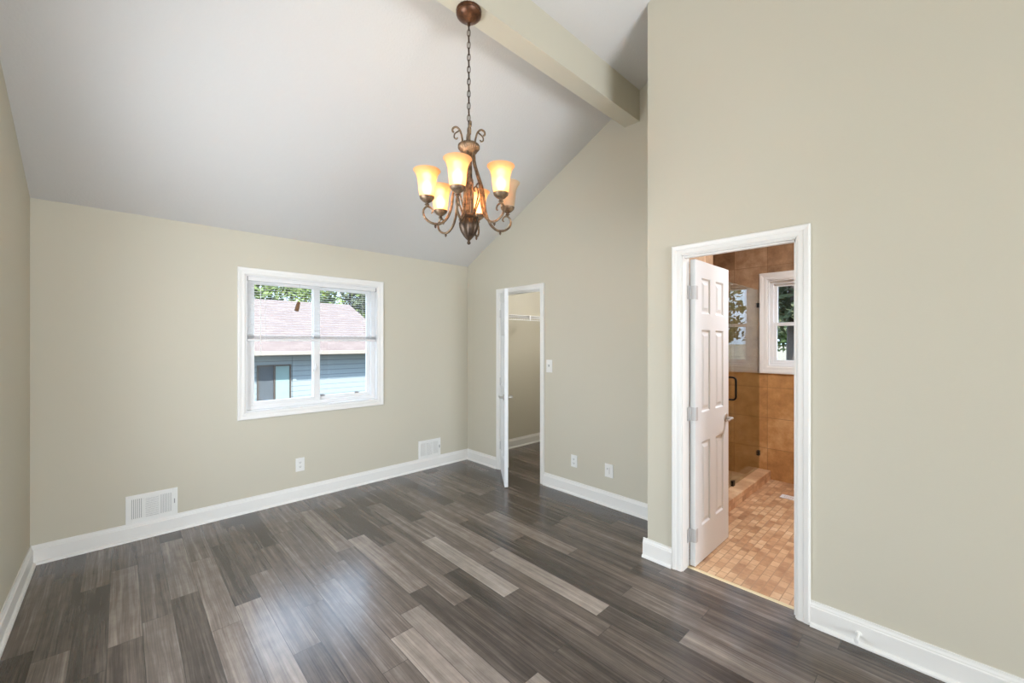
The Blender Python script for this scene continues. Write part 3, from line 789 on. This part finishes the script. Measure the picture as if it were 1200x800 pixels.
m = MB(); m.lathe([(.010, 2.192), (.050, 2.190), (.053, 2.182), (.045, 2.176), (.049, 2.166), (.054, 2.150), (.053, 2.132), (.043, 2.106), (.029, 2.082), (.016, 2.066), (.008, 2.058), (.006, 2.052), (.010, 2.046), (.010, 2.040), (.004, 2.034), (.001, 2.033)], (CX, CY, 0), 56, flute=14, amp=.05)
m.build('finial_bowl', 'bronze_dark', ch, OC, smooth=True)
view = math.atan2(-CY, -CX)                       # direction from the chandelier to the camera side
angs = [view - math.radians(14) + k*PI/3 for k in range(6)]
def at(a, prof, n=6): return smooth_path([P3(r, a, z) for r, z in prof], n)
for k, a in enumerate(angs):
    s = 1.0
    arm = [(.030, 2.565), (.036, 2.50), (.058, 2.43), (.082, 2.36), (.093, 2.29), (.102, 2.225), (.128, 2.165), (.170, 2.132), (.215, 2.135), (.249, 2.160), (.256, 2.196), (.236, 2.220), (.213, 2.213), (.205, 2.196), (.213, 2.186)]
    m = MB(); p = at(a, arm); n = len(p)
    m.tube(p, [(.0075 if i < n*.45 else .0075 - .0035*(i/n-.45)/.55) for i in range(n)], 8)
    ao = m.build('arm', 'bronze', ch, OC, smooth=True)
    cup = P3(.236, a, 0)
    m = MB(); m.lathe([(.001, 2.216), (.007, 2.217), (.007, 2.226), (.014, 2.230), (.008, 2.236), (.010, 2.240), (.026, 2.250), (.038, 2.262), (.041, 2.273), (.036, 2.273), (.001, 2.268)], cup, 24)
    m.build('shade_cup', 'bronze', ao, OC, smooth=True)
    m = MB(); m.lathe([(.001, 2.130), (.004, 2.126), (.007, 2.118), (.004, 2.109), (.001, 2.106)], P3(.190, a, 0), 10); m.build('drop_bead', 'bronze_dark', ao, OC, smooth=True)
    lit = k != 2
    m = MB()
    outer = [(.034, 2.272), (.040, 2.280), (.043, 2.300), (.046, 2.335), (.051, 2.370), (.059, 2.395), (.068, 2.410), (.074, 2.416)]
    inner = [(r-.0035, z+.001) for r, z in outer][::-1]
    m.lathe(outer + inner, cup, 36, cap=False)
    so = m.build('glass_shade', 'shade' if lit else 'shade_off', ao, OC, smooth=True)
    if not lit: so['label'] = 'unlit glass shade'
    m = MB(); m.lathe([(.001, 2.268), (.011, 2.269), (.012, 2.285), (.022, 2.305), (.025, 2.325), (.020, 2.345), (.010, 2.358), (.001, 2.362)], cup, 16); m.build('bulb', 'bulb' if lit else 'bulb_off', ao, OC, smooth=True)
    if lit:
        l = bpy.data.lights.new('chandelier_bulb', 'POINT'); l.energy = .34; l.color = (1.0, .84, .62); l.shadow_soft_size = .026
        q = bpy.data.objects.new('chandelier_bulb', l); C.objects.link(q); q.location = (cup[0], cup[1], 2.385)
    # inner scroll between the arms
    b = a + PI/6
    m = MB(); p = at(b, [(.028, 2.185), (.046, 2.24), (.070, 2.305), (.078, 2.350), (.068, 2.378), (.050, 2.376), (.044, 2.360), (.053, 2.350)]); m.tube(p, .0045, 7)
    m.build('inner_scroll', 'bronze', ch, OC, smooth=True)
for k in range(4):
    a = view + PI/2 + k*PI/2 + .12
    m = MB()
    m.tube(at(a, [(.036, 2.595), (.038, 2.635), (.050, 2.675), (.070, 2.692), (.088, 2.684), (.092, 2.668), (.084, 2.660)]), .0055, 8)
    m.tube(at(a, [(.052, 2.675), (.066, 2.665), (.080, 2.652), (.082, 2.632), (.070, 2.625), (.064, 2.634)]), .004, 8)
    m.build('top_scroll', 'bronze', ch, OC, smooth=True)

# ------------------------------------------------------------------ outside: neighbour's house, trees, ground
m = MB(); m.box(-60, YW+.6, -1.5, 600, 300, -1.3); m.box(5.9, -300, -1.5, 600, YW+.6, -1.3); struct(m.build('ground', 'grass'))
hs = empty('neighbor_house', (3, 15, -1.3)); OH = hs.location
tag(hs, 'neighboring house with pinkish shingle roof and blue siding seen through the bedroom window', 'house')
RX, RY, RZ, EY, EZ = 7.85, 19.5, 3.17, 14.5, 1.10
m = MB(); m.prism([(15, -1.3), (24, -1.3), (24, 1.12), (19.5, 3.0), (15, 1.12)], lambda u, v, a: (a, u, v), -8, RX-.3); wl = m.build('siding_wall', 'siding', hs, OH)
m = MB(); q = .10
m.prism([(EY, EZ), (RY, RZ), (24.5, EZ), (24.5, EZ+q), (RY, RZ+q), (EY, EZ+q)], lambda u, v, a: (a, u, v), -8.4, RX); m.build('roof', 'shingle', hs, OH)
m = MB(); m.prism([(EY-.10, EZ-.02), (EY, EZ-.02), (EY, EZ+.10), (EY-.12, EZ+.10)], lambda u, v, a: (a, u, v), -8.4, RX); m.build('gutter', 'gutter', hs, OH)
m = MB(); m.box(-8, EY+.01, EZ-.05, RX-.2, 15, EZ-.01); m.build('soffit', 'gutter', hs, OH)
m = MB(); nx0, nx1, nz0, nz1 = 3.156, 4.04, -.40, .70; nm = (nx0+nx1)/2
m.box(nx0-.05, 14.95, nz0-.05, nx1+.05, 15, nz0); m.box(nx0-.05, 14.95, nz1, nx1+.05, 15, nz1+.05); m.box(nx0-.05, 14.95, nz0, nx0, 15, nz1); m.box(nx1, 14.95, nz0, nx1+.05, 15, nz1); m.box(nm-.03, 14.95, nz0, nm+.03, 15, nz1)
wf = m.build('slider_window', 'frame_dark', hs, OH)
m = MB(); m.box(nx0, 14.975, nz0, nm-.03, 14.99, nz1); m.build('dark_pane', 'curtain_dark', wf, OH)
m = MB(); m.box(nm+.03, 14.975, nz0, nx1, 14.99, nz1); m.build('curtained_pane', 'curtain', wf, OH)
m = MB(); m.box(nx1+.10, 14.97, -1.3, nx1+.22, 15, 1.08); m.box(nx0-.20, 14.97, -1.3, nx0-.10, 15, 1.08); m.build('corner_board', 'siding', hs, OH)

def tree(x, y, h, cr_, leaf, label, n, seed, trunk=.16, base=.35, size=.16, z0=-1.3):
    R = random.Random(seed)
    r = empty('tree', (x, y, z0)); tag(r, label, 'tree'); O = r.location
    m = MB()
    pts = smooth_path([(x, y, z0), (x+R.uniform(-.2, .2), y, z0+h*.4), (x+R.uniform(-.3, .3), y, z0+h*.9)], 5); kk = len(pts)
    m.tube(pts, [trunk*(1-.75*i/(kk-1)) for i in range(kk)], 8)
    for i in range(9):
        a = R.uniform(0, 2*PI); zz = z0 + h*R.uniform(base, .85); L = cr_*R.uniform(.5, .9)
        m.tube([(x, y, zz), (x+L*.5*math.cos(a), y+L*.5*math.sin(a), zz+.15*L), (x+L*math.cos(a), y+L*math.sin(a), zz+.4*L)], [trunk*.35, trunk*.22, trunk*.08], 5)
    m.build('trunk', 'bark', r, O, smooth=True)
    m = MB()
    cl_ = [(R.uniform(0, 2*PI), R.uniform(.15, .95), R.uniform(base, 1.0)) for _ in range(26)]
    for i in range(n):
        a, rr_, hz_ = R.choice(cl_)
        wid = cr_*math.sin(PI*min(1, max(.08, (hz_-base)/(1.08-base)*.9+.1)))
        c = Vector((x + wid*rr_*math.cos(a), y + wid*rr_*math.sin(a), z0+h*hz_)) + Vector((R.gauss(0, 1), R.gauss(0, 1), R.gauss(0, .7)))*cr_*.17
        u = Vector((R.gauss(0, 1), R.gauss(0, 1), R.gauss(0, 1))).normalized(); v = u.orthogonal().normalized()
        s_ = size*R.uniform(.6, 1.3)
        m.poly([c-u*s_, c+v*s_*.5, c+u*s_, c-v*s_*.5])
    m.build('crown', leaf, r, O, recalc=False)
tree(5.3, 25.6, 8.0, 2.1, 'leaf_mid', 'mid green tree behind the left end of the neighboring roof', 4200, 1)
tree(8.9, 30.2, 8.6, 2.4, 'leaf_light', 'bright yellow-green tree behind the middle of the neighboring roof', 4600, 2)
tree(10.4, 25.6, 8.2, 2.0, 'leaf_mid', 'olive green tree behind the right half of the neighboring roof', 4200, 3)
tree(14.2, 31, 9.4, 2.6, 'leaf_dark', 'dark tree beyond the gable end of the neighboring roof', 4200, 4)
tree(10.6, 21.0, 6.6, 1.5, 'leaf_dark', 'dark bushy tree beside the gable end of the neighboring house', 3000, 9)
tree(12.6, 2.75, 9.0, 1.4, 'leaf_dark', 'dark tree nearest the left edge of the bathroom window', 2200, 5, .12, .36)
tree(17.2, 4.6, 10.0, 1.9, 'leaf_dark', 'tall dark tree filling the right of the bathroom window', 2000, 6, .2, .34)
tree(21.5, 3.2, 10.5, 2.0, 'leaf_mid', 'farther grey-green tree behind the dark trees outside the bathroom window', 2200, 7, .2, .33)
tree(27.5, 6.0, 11.0, 2.6, 'leaf_mid', 'most distant tree outside the bathroom window', 2600, 8, .22, .26)
tree(24.0, -5.7, 9.0, 1.7, 'leaf_mid', 'thin tree standing apart, mirrored in the shower glass', 1100, 10, .14, .30)
